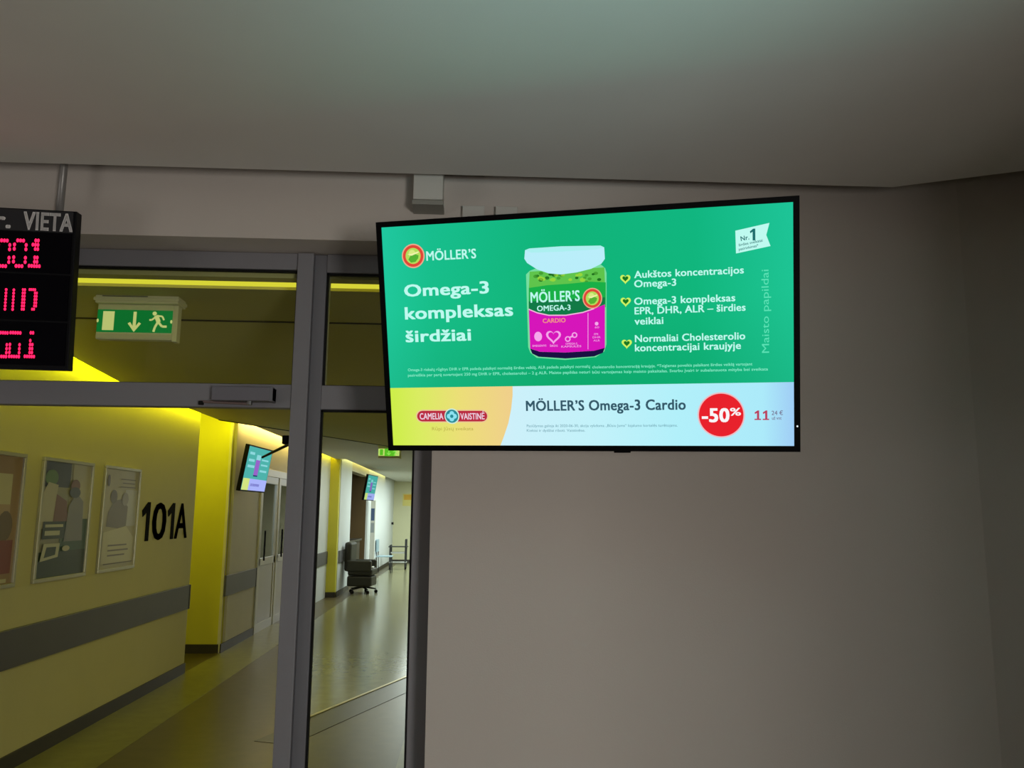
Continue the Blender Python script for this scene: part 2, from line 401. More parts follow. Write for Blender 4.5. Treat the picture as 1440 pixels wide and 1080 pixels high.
# door closer on the transom
t = thing('door_closer', 'grey box-shaped door closer mounted on the transom rail', 'door closer', (-1.03, 3.74, 2.12))
MB().box(-.135, .135, -.02, .05, -.028, .035).build('closer_body', mat('closer_grey', (118, 116, 124), .45, .45), t, .004)
MB().box(.12, .135, -.022, .05, -.03, .036).build('end_cap', framed, t, .002)
MB().tube((.03, .0, -.045), (.03, .0, -.027), .013).build('spindle', steel, t)
MB().tube((-.19, .02, -.03), (.04, 0, -.040), .006, 8).build('closer_arm', mat('arm_metal', (150, 130, 128), .4, .5, metal=.5), t)
MB().tube((-.19, .02, -.045), (-.19, .02, -.028), .012).build('arm_pivot', rubber, t)

# thin black stay arm behind the mullion
t = thing('door_stay', 'thin black metal stay arm sloping down behind the tall mullion', 'metal arm', (-.82, 3.9, 1.93))
pA, pB = atY(412, 622, 4.0), atY(369, 643, 4.45)
MB().tube(pA - t.location, pB - t.location, .008, 10, .006).build('arm_rod', black, t)
MB().box(pA.x - t.location.x - .02, pA.x - t.location.x + .02, -.045, .11, pA.z - t.location.z - .02, pA.z - t.location.z + .02).build('arm_bracket', black, t, .003)

# ------------------------------------------------------------------ the big television
K = 1.46 / 1.21
TV = Plane((.312 * K, 2.388 * K, 1.6 + .535 * K), (.961, -.275, -.012), (-.051, -.256, .965))
tv = thing('television', 'large black wall television showing a green supplement advert, tilted down and swivelled', 'television', matrix=TV.m)
def tvbox(name, x0, x1, y0, y1, z0, z1, m, parent=tv, bevel=0): return MB().box(x0, x1, y0, y1, z0, z1).build(name, m, parent, bevel)
cs = [TV.loc(538, 320), TV.loc(1117, 284), TV.loc(1115, 627), TV.loc(552, 626)]
SX0, SX1 = (cs[0][0] + cs[3][0]) / 2, (cs[1][0] + cs[2][0]) / 2
SZ1, SZ0 = (cs[0][1] + cs[1][1]) / 2, (cs[2][1] + cs[3][1]) / 2
bz = .020
b = MB()
b.box(SX0 - bz, SX1 + bz, -.006, .030, SZ1, SZ1 + bz).box(SX0 - bz, SX1 + bz, -.006, .030, SZ0 - bz, SZ0)
b.box(SX0 - bz, SX0, -.006, .030, SZ0, SZ1).box(SX1, SX1 + bz, -.006, .030, SZ0, SZ1)
b.build('bezel', black, tv)
tvbox('back_cover', SX0 + .01, SX1 - .01, .030, .060, SZ0 + .01, SZ1 - .01, dark, bevel=.008)
tvbox('back_hump', SX0 + .3, SX1 - .3, .060, .085, SZ0 + .08, SZ1 - .25, dark, bevel=.008)
scr = tvbox('screen', SX0, SX1, 0, .028, SZ0, SZ1, black)
lu, lw = TV.loc(1121, 599)
MB().tube((lu, -.0085, lw), (lu, -.006, lw), .003, 10).build('standby_light', emit('standby_white', (225, 235, 240), 1.2), tv)
lu, lw = TV.loc(875, 631)
MB().box(lu - .03, lu + .03, -.004, .012, SZ0 - bz - .006, SZ0 - bz).build('sensor_bar', black, tv, .002)

BR = 1.0
WHT = emit('screen_white', (190, 250, 240), BR)
def layer(k): return -.0008 * k
def P(pts, k): return [(u, layer(k), w) for u, w in (TV.loc(x, y) for x, y in pts)]
def part(mb, name, mats, parent=scr):
    o = mb.build(name, mats, parent, bevel=-1)
    if 'lettering' in name or 'print' in name or 'symbols' in name or 'picture' in name: o['kind'] = 'stuff'
    return o
def circ(mb, cx, cy, r, k, mi=0, n=40, sx=1, sy=1):
    u, w = TV.loc(cx, cy); u2, _ = TV.loc(cx + r, cy); R = u2 - u
    mb.poly([(u + R * sx * math.cos(a), layer(k), w + R * sy * math.sin(a)) for a in (2 * math.pi * i / n for i in range(n))], mi)
def ttext(mb, s, x0, y0, x1, h, k=3, bold=0.0, mi=0, y1=None, shear=0):
    u0, w0 = TV.loc(x0, y0); u1, _ = TV.loc(x1, y0 if y1 is None else y1); _, wt = TV.loc(x0, y0 - h)
    add_text(mb, s, u0, u1, w0, wt - w0, layer(k), bold, mi, shear=shear)
_, WB = TV.loc(830, 541.5)
green = emit_ramp('screen_green', [(0, (32, 200, 160)), (.13, (24, 190, 142)), (.45, (17, 180, 122)), (.78, (17, 182, 128)), (1, (30, 196, 152))], 'X', SX0, SX1, BR,
                  yb=('Z', WB, SZ1, [(0, (236, 240, 226)), (.5, (255, 255, 246)), (1, (255, 255, 255))]))
part(MB().poly([(SX0, layer(1), WB), (SX1, layer(1), WB), (SX1, layer(1), SZ1), (SX0, layer(1), SZ1)]), 'green_background', green)
ban = emit_ramp('screen_banner', [(0, (206, 240, 250)), (.3, (196, 242, 250)), (.62, (178, 240, 250)), (.9, (172, 234, 250)), (1, (160, 205, 245))], 'X', SX0 + .44, SX1, BR)
part(MB().poly([(SX0, layer(1), SZ0), (SX1, layer(1), SZ0), (SX1, layer(1), WB), (SX0, layer(1), WB)]), 'white_banner', ban)
yel = emit_ramp('screen_yellow', [(0, (205, 238, 72)), (.25, (218, 236, 98)), (.6, (236, 222, 120)), (1, (240, 208, 138))], 'X', SX0, SX0 + .46, BR)
ed = [(721, 543.5), (721, 556), (719, 575), (715, 595), (709, 613), (704, 626.5)]
pts = P(ed, 2); pts[0] = (pts[0][0], layer(2), WB); pts[-1] = (pts[-1][0], layer(2), SZ0)
part(MB().poly([(SX0, layer(2), WB)] + pts + [(SX0, layer(2), SZ0)][:1]), 'yellow_panel', yel)

# headline
m = MB()
ttext(m, 'Omega-3', 569, 417, 688, 16.5, bold=.026, y1=413); ttext(m, 'kompleksas', 570, 449, 722, 17, bold=.026, y1=446)
ttext(m, 'širdžiai', 571, 481, 663, 16.5, bold=.026, y1=479.5)
part(m, 'headline_lettering', WHT)
# logo word and round emblem
m = MB(); ttext(m, 'M\u00d6LLER\u2019S', 600, 366.5, 670, 13, bold=.02, y1=363)
part(m, 'logo_lettering', WHT)
def emblem(name, cx, cy, r, kx=1.0, L=4):
    e = MB()
    circ(e, cx, cy, r, L, 0, sx=kx); circ(e, cx, cy, r * .90, L + 1, 1, sx=kx); circ(e, cx, cy, r * .66, L + 2, 2, sx=kx)
    circ(e, cx - r * .08 * kx, cy - r * .22, r * .30, L + 3, 3, 14, sx=kx)
    u, w = TV.loc(cx, cy); u2, _ = TV.loc(cx + r, cy); R = u2 - u
    bl = [(-.42, -.28), (-.15, .12), (.22, .14), (.5, .02), (.45, -.22), (.2, -.5), (-.2, -.55)]
    e.poly([(u + a * R * kx, layer(L + 4), w + c * R) for a, c in bl], 4)
    e.poly([(u + a * R * kx, layer(L + 5), w + c * R) for a, c in [(-.5, .16), (-.1, .02), (.55, .26), (.5, .36), (-.1, .18)]], 5)
    part(e, name, [emit('emblem_pale', (240, 168, 140), BR), emit('emblem_red', (222, 72, 56), BR), emit('emblem_yellowgreen', (178, 222, 92), BR),
                   emit('emblem_face', (216, 236, 130), BR), emit('emblem_green', (86, 178, 52), BR), emit('emblem_cream', (240, 244, 168), BR)])
emblem('round_emblem', 581.5, 360, 16)
# jar of capsules (flat picture on the screen)
j = MB()
def jp(pts, k, mi): j.poly(P(pts, k), mi)
jp([(740, 386), (745, 381), (755, 377), (845, 372), (851, 377), (853, 384), (853, 484), (850, 494), (838, 502), (795, 506), (755, 503), (746, 496), (743, 488)], 3, 0)
jp([(744, 404), (852, 397), (852, 432), (744, 440)], 4, 1)
jp([(745, 382), (850, 376), (851, 399), (744, 406)], 4, 5)
for i in range(34):
    cx, cy = random.uniform(753, 843), random.uniform(384, 400); circ(j, cx, cy, random.uniform(2.2, 4.2), 5, random.choice([6, 7, 8, 6]), 8, sy=.7)
jp([(744, 405), (770, 401), (800, 399), (830, 396), (851, 397), (851, 400), (851, 436), (744, 441)], 6, 1)
jp([(744, 424), (851, 418), (851, 437), (830, 438), (800, 443), (768, 443), (744, 437)], 7, 9)
jp([(744, 435), (756, 440), (772, 443.5), (796, 443.5), (820, 439.5), (836, 434), (851, 428), (851, 490), (836, 493), (796, 495.5), (760, 494.5), (746, 490)], 8, 2)
jp([(744, 434), (756, 439), (772, 442.5), (796, 442.5), (820, 438.5), (836, 433), (836, 434.6), (820, 440), (796, 444), (772, 444), (756, 440.6), (744, 435.6)], 9, 10)
jp([(746, 490), (760, 494.5), (796, 495.5), (836, 493), (851, 489), (848, 496), (836, 501), (796, 504), (758, 501.5), (749, 497)], 9, 3)
jp([(739, 352), (745, 349.5), (790, 346.5), (845, 345.5), (850, 348), (851, 364), (846, 371), (832, 378), (812, 383), (790, 386), (772, 384.5), (756, 379), (742, 370), (738, 364)], 10, 4)
jp([(739, 352), (745, 349.5), (790, 346.5), (845, 345.5), (850, 348), (838, 351), (790, 354), (748, 355.5)], 11, 11)
part(j, 'jar_picture', [emit('jar_rim', (120, 222, 160), BR), emit('jar_label_green', (26, 176, 72), BR), emit('jar_magenta', (214, 22, 186), BR), emit('jar_base', (26, 16, 66), BR),
     emit('jar_lid', (186, 238, 250), BR), emit('jar_capsules', (96, 196, 76), BR), emit('capsule_lime', (150, 214, 60), BR), emit('capsule_dark', (30, 110, 30), BR), emit('capsule_mid', (70, 160, 50), BR),
     emit('jar_label_darkgreen', (18, 122, 70), BR), emit('jar_line_pink', (244, 190, 226), BR), emit('jar_lid_top', (172, 240, 240), BR)])
m = MB(); ttext(m, 'M\u00d6LLER\u2019S', 747, 425.5, 816, 14.5, k=12, bold=.02, y1=423); ttext(m, 'OMEGA-3', 756, 437.5, 803, 7.5, k=12, bold=.02, y1=435)
part(m, 'jar_name_lettering', WHT)
m = MB(); ttext(m, 'CARDIO', 764, 454, 796, 6, k=12, bold=.02, y1=453)
part(m, 'jar_variant_lettering', emit('screen_peach', (246, 150, 120), BR))
m = MB(); pk = emit('screen_pink', (246, 168, 236), BR)
def heart_pts(cx, cy, w):
    r = []
    for i in range(28):
        a = 2 * math.pi * i / 28; r.append((cx + w / 32 * 16 * math.sin(a) ** 3, cy - w / 32 * (13 * math.cos(a) - 5 * math.cos(2 * a) - 2 * math.cos(3 * a) - math.cos(4 * a))))
    return r
def ringpoly(mb, outer, inner, k, mi=0):
    A, B = P(outer, k), P(inner, k); n = len(A); b = len(mb.v); mb.v += A + B
    for i in range(n):
        q = (i + 1) % n; mb.f.append((b + i, b + q, b + n + q, b + n + i)); mb.mi.append(mi)
ringpoly(m, heart_pts(779, 473, 21), heart_pts(779, 472.5, 15), 12)
def ring(mb, cx, cy, r, r2, k, mi=0):
    ringpoly(mb, [(cx + r * math.cos(a * .3927), cy + r * math.sin(a * .3927)) for a in range(16)], [(cx + r2 * math.cos(a * .3927), cy + r2 * math.sin(a * .3927)) for a in range(16)], k, mi)
circ(m, 757.5, 473, 5.5, 12, 0, 16, sy=1.2); ring(m, 799, 476.5, 4, 2.4, 12); ring(m, 808.5, 471, 4, 2.4, 12)
m.poly(P([(801, 475), (802, 473), (807, 471), (806, 474)], 12))
ttext(m, 'SMEGENYS', 749.5, 487.5, 769, 2.6, k=12, bold=.01); ttext(m, 'ŠIRDIS', 774, 487.5, 785, 2.6, k=12, bold=.01)
ttext(m, 'OMEGA-3', 796, 484.5, 812, 2.6, k=12, bold=.01); ttext(m, 'KAPSULĖS', 790, 488.5, 818, 2.6, k=12, bold=.01)
m.poly(P([(827, 440), (827.8, 440), (827.8, 491), (827, 491)], 12))
circ(m, 839.5, 455, 2.6, 12, 0, 10); ttext(m, '60', 837, 461.5, 843, 2.6, k=12); ttext(m, 'EPR', 836, 471, 842, 2.6, k=12); ttext(m, 'DHR', 834, 475.5, 845, 2.6, k=12); ttext(m, 'ALR', 835, 480, 844, 2.6, k=12)
part(m, 'jar_symbols', pk)
emblem('jar_emblem', 833.5, 419.5, 14.5, .95, 12)
# three claims with heart bullets
m = MB()
for s, x0, y0, x1, y1 in (('Aukštos koncentracijos', 892, 391, 1046, 383.5), ('Omega-3', 892, 404, 951, 401), ('Omega-3 kompleksas', 892, 428.5, 1034, 424),
        ('EPR, DHR, ALR \u2013 širdies', 892.5, 442, 1048.5, 437.5), ('veiklai', 892.5, 456.5, 933, 455), ('Normaliai Cholesterolio', 893, 481, 1048, 478.5), ('koncentracijai kraujyje', 893, 494, 1042, 491.5)):
    ttext(m, s, x0, y0, x1, 9.8, bold=.02, y1=y1)
part(m, 'claims_lettering', WHT)
for cx, cy in ((879.5, 392), (880, 424), (881.5, 483)):
    m = MB(); m.poly(P(heart_pts(cx, cy, 14.5), 3), 0); m.poly(P(heart_pts(cx, cy - .3, 8.5), 4), 1)
    part(m, 'heart_bullet', [emit('heart_lime', (206, 244, 96), BR), emit('heart_dark', (22, 120, 34), BR)])
# small print
m = MB()
ttext(m, 'Omega-3 riebalų rūgštys DHR ir EPR padeda palaikyti normalią širdies veiklą, ALR padeda palaikyti normalų', 574, 522, 830, 3.8, bold=.015, y1=518)
ttext(m, 'cholesterolio koncentraciją kraujyje. *Teigiamas poveikis palaikant širdies veiklą vartojant', 833, 518, 1058, 3.8, bold=.015, y1=514)
ttext(m, 'pasireiškia per parą suvartojant 250 mg DHR ir EPR, cholesteroliui \u2013 2 g ALR. Maisto papildas neturi', 574, 529.5, 830, 3.8, bold=.015, y1=525.5)
ttext(m, 'būti vartojamas kaip maisto pakaitalas. Svarbu įvairi ir subalansuota mityba bei sveikata', 833, 525.2, 1080, 3.8, bold=.015, y1=521)
part(m, 'small_print', emit('screen_pale_green', (130, 235, 200), BR))
# flag with number one
m = MB(); m.poly(P([(1034, 324.5), (1082, 313.5), (1077.5, 330.5), (1083.5, 346), (1035, 356.5)], 3), 0)
part(m, 'number_one_flag', WHT)
m = MB()
def slant(s, x0, y0, x1, h, bold=.02):
    u0, w0 = TV.loc(x0, y0); u1, w1 = TV.loc(x1, y0); _, wt = TV.loc(x0, y0 - h)
    add_text(m, s, u0, u1, w0, wt - w0, layer(4), bold, 0, rot=math.radians(9))
slant('Nr.', 1042, 339, 1054, 6.5); u0, w0 = TV.loc(1054.5, 338.5); u1, wt = TV.loc(1062, 321.5); add_one(m, u0, u1, w0, wt - w0, layer(4), st=.5)
slant('širdies sveikatai', 1039, 346.5, 1073, 3.8, .01); slant('pasirinkimas*', 1039, 352.5, 1067, 3.8, .01)
part(m, 'flag_lettering', emit('screen_teal_dark', (30, 110, 110), BR))
# vertical words
m = MB(); u0, w0 = TV.loc(1081.5, 496); _, w1 = TV.loc(1081.5, 379); ul, _ = TV.loc(1071.5, 496)
vs, fs = text_mesh('Maisto papildai', 0); a, c = min(p.x for p in vs), max(p.x for p in vs)
for p in vs: m.v.append((u0 - p.y / cap(0) * (u0 - ul), layer(3), w0 + (p.x - a) * (w1 - w0) / (c - a)))
for f in fs: m.f.append(f); m.mi.append(0)
part(m, 'side_lettering', emit('screen_mid_green', (92, 226, 182), BR))
# banner
m = MB(); ttext(m, 'M\u00d6LLER\u2019S Omega-3 Cardio', 740, 577.5, 964.5, 14, bold=.026, y1=576)
part(m, 'product_lettering', emit('screen_slate', (52, 88, 104), BR))
m = MB(); ttext(m, 'Pasiūlymas galioja iki 2020-06-30, akcija vykdoma „Būsiu Jums“ lojalumo kortelės turėtojams.', 741, 600.5, 953, 3.6, y1=600); ttext(m, 'Kiekiai ir dydžiai riboti. Vaistinėse.', 741, 607, 823, 3.6)
part(m, 'banner_small_print', emit('screen_slate_pale', (96, 150, 165), BR))
m = MB(); circ(m, 1014, 583.5, 33.5, 3, 1, 56); circ(m, 1014, 583.5, 31.5, 4, 0, 56)
part(m, 'discount_disc', [emit('screen_red', (232, 34, 44), BR), emit('screen_red_halo', (236, 190, 196), BR)])
m = MB(); ttext(m, '-50', 987, 593, 1026, 19, k=5, bold=.035); ttext(m, '%', 1026.5, 584, 1042, 10.5, k=5, bold=.02)
part(m, 'discount_lettering', emit('screen_pure_white', (250, 246, 248), BR))
m = MB(); 
for xa_, xb_ in ((1061, 1070), (1072.5, 1081.5)):
    u0, w0 = TV.loc(xa_, 590.5); u1, wt = TV.loc(xb_, 577); add_one(m, u0, u1, w0, wt - w0, layer(3), foot=True, st=.34)

part(m, 'price_lettering', emit('screen_crimson', (186, 66, 96), BR))
m = MB(); ttext(m, '24 €', 1085, 583.5, 1101, 6, bold=.01); ttext(m, 'už vnt', 1085.5, 590, 1099, 4.6, bold=.01)
part(m, 'price_small_lettering', emit('screen_mauve', (118, 110, 140), BR))
# pharmacy badge
m = MB()
def capsule(x0, x1, y0, y1, k, mi):
    r = (y1 - y0) / 2; cy = (y0 + y1) / 2; p = []
    for i in range(9): a = math.pi / 2 + math.pi * i / 8; p.append((x0 + r + r * math.cos(a), cy - r * math.sin(a)))
    for i in range(9): a = -math.pi / 2 + math.pi * i / 8; p.append((x1 - r + r * math.cos(a), cy - r * math.sin(a)))
    m.poly(P(p, k), mi)
capsule(585, 687, 576, 594, 3, 0); capsule(587, 685.5, 577.5, 592.5, 4, 1)
circ(m, 636, 585, 10.5, 5, 2); circ(m, 636, 585, 9, 6, 3)
for dx, dy in ((0, -3.7), (3.7, 0), (0, 3.7), (-3.7, 0)): circ(m, 636 + dx, 585 + dy, 3.4, 7, 4, 14)
circ(m, 636, 585, 2.4, 8, 3, 12)
part(m, 'pharmacy_badge', [emit('badge_rim', (236, 200, 150), BR), emit('badge_red', (186, 44, 66), BR), emit('badge_ring', (206, 236, 220), BR), emit('badge_teal', (40, 140, 150), BR), emit('badge_cyan', (140, 226, 240), BR)])
m = MB(); ttext(m, 'CAMELIA', 591, 589.5, 624, 8.6, k=5, bold=.02); ttext(m, 'VAISTINĖ', 648, 589.5, 682, 8.6, k=5, bold=.02)
part(m, 'badge_lettering', emit('badge_white', (240, 214, 232), BR))
m = MB(); ttext(m, 'Rūpi Jūsų sveikata', 608, 605, 666, 4.6, k=4)
part(m, 'badge_motto', emit('screen_ochre', (184, 172, 72), BR))

# television wall mount
t = thing('television_mount', 'white swing-arm bracket fixed to the wall behind the large television', 'bracket', (.06, 3.6, 2.93))
MB().box(-.12, -.02, -.03, 0, -.20, .045).build('wall_plate', white, t, .003)
MB().box(.03, .13, -.03, 0, -.20, .045).build('wall_plate', white, t, .003)
MB().box(-.095, -.03, -.075, -.03, -.11, -.022).build('arm_clamp', black, t, .003)
MB().box(.065, .115, -.075, -.03, -.11, -.024).build('arm_clamp', black, t, .003)
L0 = Vector(t.location)
for x in (-.06, .09):
    e = TV.m @ Vector((x * 1.2 - .1, .09, .05)) - L0
    MB().tube((x, -.06, -.06), tuple(e), .014, 10).build('swing_arm', black, t)

# casing on the wall beside it
t = thing('cable_casing', 'small white box casing hanging at the gap above the television', 'casing', (-.21, 3.6, 2.96))
MB().box(-.065, .065, -.13, -.0, .0, .35).build('casing_body', white, t, .004)
MB().box(-.070, .068, -.125, -.0, -.022, -.001).build('casing_lid', mat('grey_white_plastic', (150, 150, 142), .5, .4), t, .003)

# ------------------------------------------------------------------ LED call board, hung from a pole
a5 = math.radians(5)
tr = atY(108, 297, 3.38)
LB = Plane(tr, (math.cos(a5), math.sin(a5), 0), (0, -math.sin(a5), math.cos(a5)))
lb = thing('call_board', 'black LED queue board with red digits hanging beside the door header', 'display board', matrix=LB.m)
bw, bh = 1.15, .665
MB().box(-bw, 0, .004, .058, -bh, 0).build('board_case', dark, lb, .003)
_, hz = LB.loc(60, 326)
MB().box(-bw + .008, -.012, -.002, .004, hz, -.006).build('header_strip', mat('header_grey', (44, 44, 48), .5, .3), lb)
rows = []
ys = [326, 385, 452, 515]
for i in range(3):
    z1 = LB.loc(60, ys[i] + 1.5)[1]; z0 = LB.loc(60, ys[i + 1] - 1.5)[1]
    r = MB().box(-bw + .008, -.014, -.002, .004, max(z0, -bh + .006), z1).build('display_window', mat('display_black', (3, 2, 9), .4, .08), lb); rows.append(r)
m = MB()
def lbtext(s, x0, y0, x1, h, bold=.03):
    u0, w0 = LB.loc(x0, y0); u1, _ = LB.loc(x1, y0); _, wt = LB.loc(x0, y0 - h); add_text(m, s, u0, u1, w0, wt - w0, -.0035, bold)
lbtext('EIL.  N', -110, 320.5, -12, 24); lbtext('r.', -8, 319.5, 15.5, 23); lbtext('VIETA', 32.5, 322.5, 102.5, 25)
m.build('header_lettering', mat('header_letter_grey', (250, 248, 248), .6, .3), lb, bevel=-1)['kind'] = 'stuff'
red = emit('led_red', (255, 26, 76), 2.8); 
pats = {'0': ['01110', '10001', '10001', '00000', '10001', '10001', '01110'], '1': ['00110', '01110', '00110', '00000', '00110', '00110', '11111'],
        'b': ['11000', '11000', '11000', '11000', '11000', '11000', '11000'], 'i': ['00110', '00110', '00110', '00110', '00110', '00110', '00110'],
        'h': ['11110', '00011', '00011', '00011', '00011', '00011', '00110'], 'l': ['01001', '01001', '01001', '01001', '01001', '01001', '01001'],
        'T': ['11111', '00000', '00000', '10001', '10001', '10001', '11111'], 'j': ['00110', '00000', '00100', '00110', '00110', '00110', '11111']}
def led(row, ch, x0, x1, y0, y1):
    mm = MB(); u0, w1 = LB.loc(x0, y0); u1, _ = LB.loc(x1, y0); _, w0 = LB.loc(x0, y1)
    du, dw = (u1 - u0) / 5, (w1 - w0) / 7
    for r, line in enumerate(pats[ch]):
        for c, q in enumerate(line):
            if q == '1':
                cx, cz = u0 + du * (c + .5), w1 - dw * (r + .5)
                mm.poly([(cx + du * .50 * math.cos(a), -.0035, cz + dw * .46 * math.sin(a)) for a in (math.pi / 4 * i for i in range(8))])
    mm.build('led_digit', red, rows[row], bevel=-1)['kind'] = 'stuff'
for x0, x1, ch in ((-190, -170, '1'), (-166, -146, '0'), (-142, -122, '0'), (-46, -26, '0'), (-24, -4, '0'), (-3, 17, '0'), (19.5, 40, '0'), (42, 60, '1')): led(0, ch, x0, x1, 335, 377)
for x0, x1, ch in ((-188, -170, 'l'), (-166, -148, 'h'), (-40, -24, 'l'), (-16, -4, 'i'), (4, 22, 'l'), (26, 40, 'i'), (41, 54, 'h')): led(1, ch, x0, x1, 405, 437)
for x0, x1, ch in ((-188, -170, 'T'), (-166, -148, 'T'), (-44, -26, 'T'), (-22, -4, 'T'), (-3, 13, 'T'), (14, 31, 'T'), (36, 52, 'j')): led(2, ch, x0, x1, 465, 504)
tag(smooth(MB().tube((-1.79, 3.50, 2.80), (-1.79, 3.50, 3.45), .016, 14).build('hanging_pole', mat('pole_grey', (150, 148, 146), .4, .5, metal=.3))), 'grey steel pole holding the queue board from above', 'pole')

# ------------------------------------------------------------------ corridor: signs
sgreen = emit('sign_green', (16, 112, 46), 1.0); spale = emit('sign_pale', (196, 200, 120), 1.0)
def exit_sign(loc, w, h, label, k=1.0, lit=False, arrow=True):
    t = thing('exit_sign', label, 'sign', loc)
    MB().box(-w / 2 - .005, w / 2 + .03, -.03, .09, 0, .045).box(-w / 2 - .012, w / 2 + .036, -.036, .096, .012, .03).build('sign_housing', cream, t, .004)
    MB().box(-w / 2 + .03, w / 2 * .35, -.0305, -.03, .034, .038).build('housing_slot', rubber, t)
    MB().box(-w / 2, w / 2, 0, .05, -h, 0).box(w / 2, w / 2 + .025, .0, .052, -h - .008, 0).build('sign_box', cream, t, .003)
    g = emit('sign_lit_pale', (205, 228, 120), 1.0) if lit else sgreen; p = emit('sign_lit_green', (96, 196, 40), 1.0) if lit else spale
    MB().box(-w / 2 + .002, w / 2 - .002, -.003, 0, -h * .80, -h * .16).build('green_panel', g, t)
    s = MB(); y = -.0045; zc = -h * .48; q = h * .27
    s.poly([(-w * .42, y, zc - q), (-w * .27, y, zc - q), (-w * .27, y, zc + q), (-w * .42, y, zc + q)])
    s.build('door_symbol', p, t, bevel=-1)
    if lit: MB().box(-w * .2, w * .3, -.0042, -.003, zc - q * 1.25, zc + q * 1.25).build('green_field', p, t); p = emit('sign_lit_glow', (150, 236, 90), 1.0)
    if arrow:
        s = MB(); s.poly([(-.008, y, zc - q * .7), (.008, y, zc - q * .7), (.008, y, zc + q), (-.008, y, zc + q)])
        s.poly([(0, y, zc - q * 1.15), (.034, y, zc - q * .25), (.022, y, zc - q * .1), (0, y, zc - q * .75), (-.022, y, zc - q * .1), (-.034, y, zc - q * .25)])
        s.build('arrow_symbol', p, t, bevel=-1)
    s = MB(); cx = w * .31; r = .011
    s.poly([(cx - .02 + r * math.cos(a), y, zc + q * .85 + r * math.sin(a)) for a in (math.pi / 6 * i for i in range(12))])
    def limb(pts, wd):
        for (a, b2), (c, d) in zip(pts[:-1], pts[1:]):
            v = Vector((c - a, d - b2)).normalized(); nn = Vector((-v.y, v.x)) * wd / 2
            s.poly([(cx + a + nn.x, y, zc + b2 + nn.y), (cx + a - nn.x, y, zc + b2 - nn.y), (cx + c - nn.x, y, zc + d - nn.y), (cx + c + nn.x, y, zc + d + nn.y)])
    limb([(-.012, .032), (.004, -.004)], .022); limb([(-.01, .03), (.02, .028), (.03, .008)], .009); limb([(-.012, .026), (-.032, .008), (-.045, .008)], .009)
    limb([(.002, -.004), (.022, -.026), (.046, -.026)], .012); limb([(-.002, -.006), (-.014, -.03), (-.02, -.055)], .012)
    s.build('running_figure', p, t, bevel=-1)
    s = MB()
    for sx in (-1, 1): s.poly([(sx * w * .485 + r * .5 * math.cos(a), y, zc + r * .9 * math.sin(a)) for a in (math.pi / 6 * i for i in range(12))])
    s.build('screw_cap', p, t, bevel=-1)['kind'] = 'stuff'
    MB().box(-w / 2 + .002, w / 2 - .002, -.004, 0, -h * .97, -h * .84).build('light_bar', mat('sign_bar', (220, 215, 180), .5, .4), t)
    return t
e = atY(189, 433, 4.28)
exit_sign((e.x + .008, 4.28, 2.660), .385, .185, 'green emergency exit sign with down arrow and running figure above the door')
e = atY(547, 631, 13.0)
exit_sign((e.x, 13.0, 2.622), .33, .17, 'small glowing green exit sign far down the corridor', lit=True)

# posters
xw = -2.85
sil = mat('silver_snap_frame', (176, 174, 150), .35, .5, metal=.5)
def poster(y0, y1, z0, z1, label, cols, shapes):
    t = thing('framed_poster', label, 'poster', (xw, y0, z0), 'framed posters on the corridor wall'); W_, H_ = y1 - y0, z1 - z0
    f = MB(); w = .026
    f.box(0, .022, 0, W_, H_ - w, H_).box(0, .022, 0, W_, 0, w).box(0, .022, 0, w, w, H_ - w).box(0, .022, W_ - w, W_, w, H_ - w)
    f.build('frame', sil, t, .003)
    bmats = [mat('poster_%d_%d_%d' % c, c, .35, .5) for c in cols]
    MB().box(.002, .008, w, W_ - w, w, H_ - w).build('print', bmats[0], t)
    pm = MB(); k = 0
    for mi, pts in shapes:
        k += 1; pm.poly([(.008 + .0006 * k, w + a * (W_ - 2 * w), w + b2 * (H_ - 2 * w)) for a, b2 in pts], mi)
    pm.build('printed_picture', bmats, t, bevel=-1)
def el(cx, cy, rx, ry, n=14): return [(cx + rx * math.cos(2 * math.pi * i / n), cy + ry * math.sin(2 * math.pi * i / n)) for i in range(n)]
def rc_(a, b_, c, d): return [(a, b_), (c, b_), (c, d), (a, d)]
poster(5.66, 6.40, 1.127, 1.955, 'framed poster with dark green lower half, middle one on the olive wall',
       [(150, 148, 122), (70, 78, 84), (92, 128, 70), (120, 84, 66), (182, 178, 150), (62, 92, 76), (40, 60, 44), (128, 128, 132), (190, 190, 160)],
       [(1, rc_(.0, .78, .55, 1)), (4, rc_(.6, .45, 1, 1)), (5, rc_(.42, .0, 1, .5)), (6, rc_(0, 0, 1, .22)), (2, el(.16, .86, .13, .07)), (4, [(.0, .42), (.24, .42), (.3, .8), (.1, .82), (0, .7)]),
        (3, [(.25, .48), (.55, .48), (.5, .66), (.28, .72)]), (7, [(.5, .3), (.9, .3), (.86, .66), (.7, .74), (.55, .62)]), (3, el(.66, .80, .1, .06)), (1, el(.66, .74, .12, .05)),
        (6, rc_(.06, .33, .5, .48)), (8, rc_(.1, .43, .46, .455)), (8, rc_(.1, .36, .4, .40)), (8, [(.05, .14), (.4, .17), (.42, .29), (.1, .29)]), (6, [(.12, .17), (.34, .19), (.35, .26), (.16, .26)]), (4, el(.55, .24, .08, .025))])
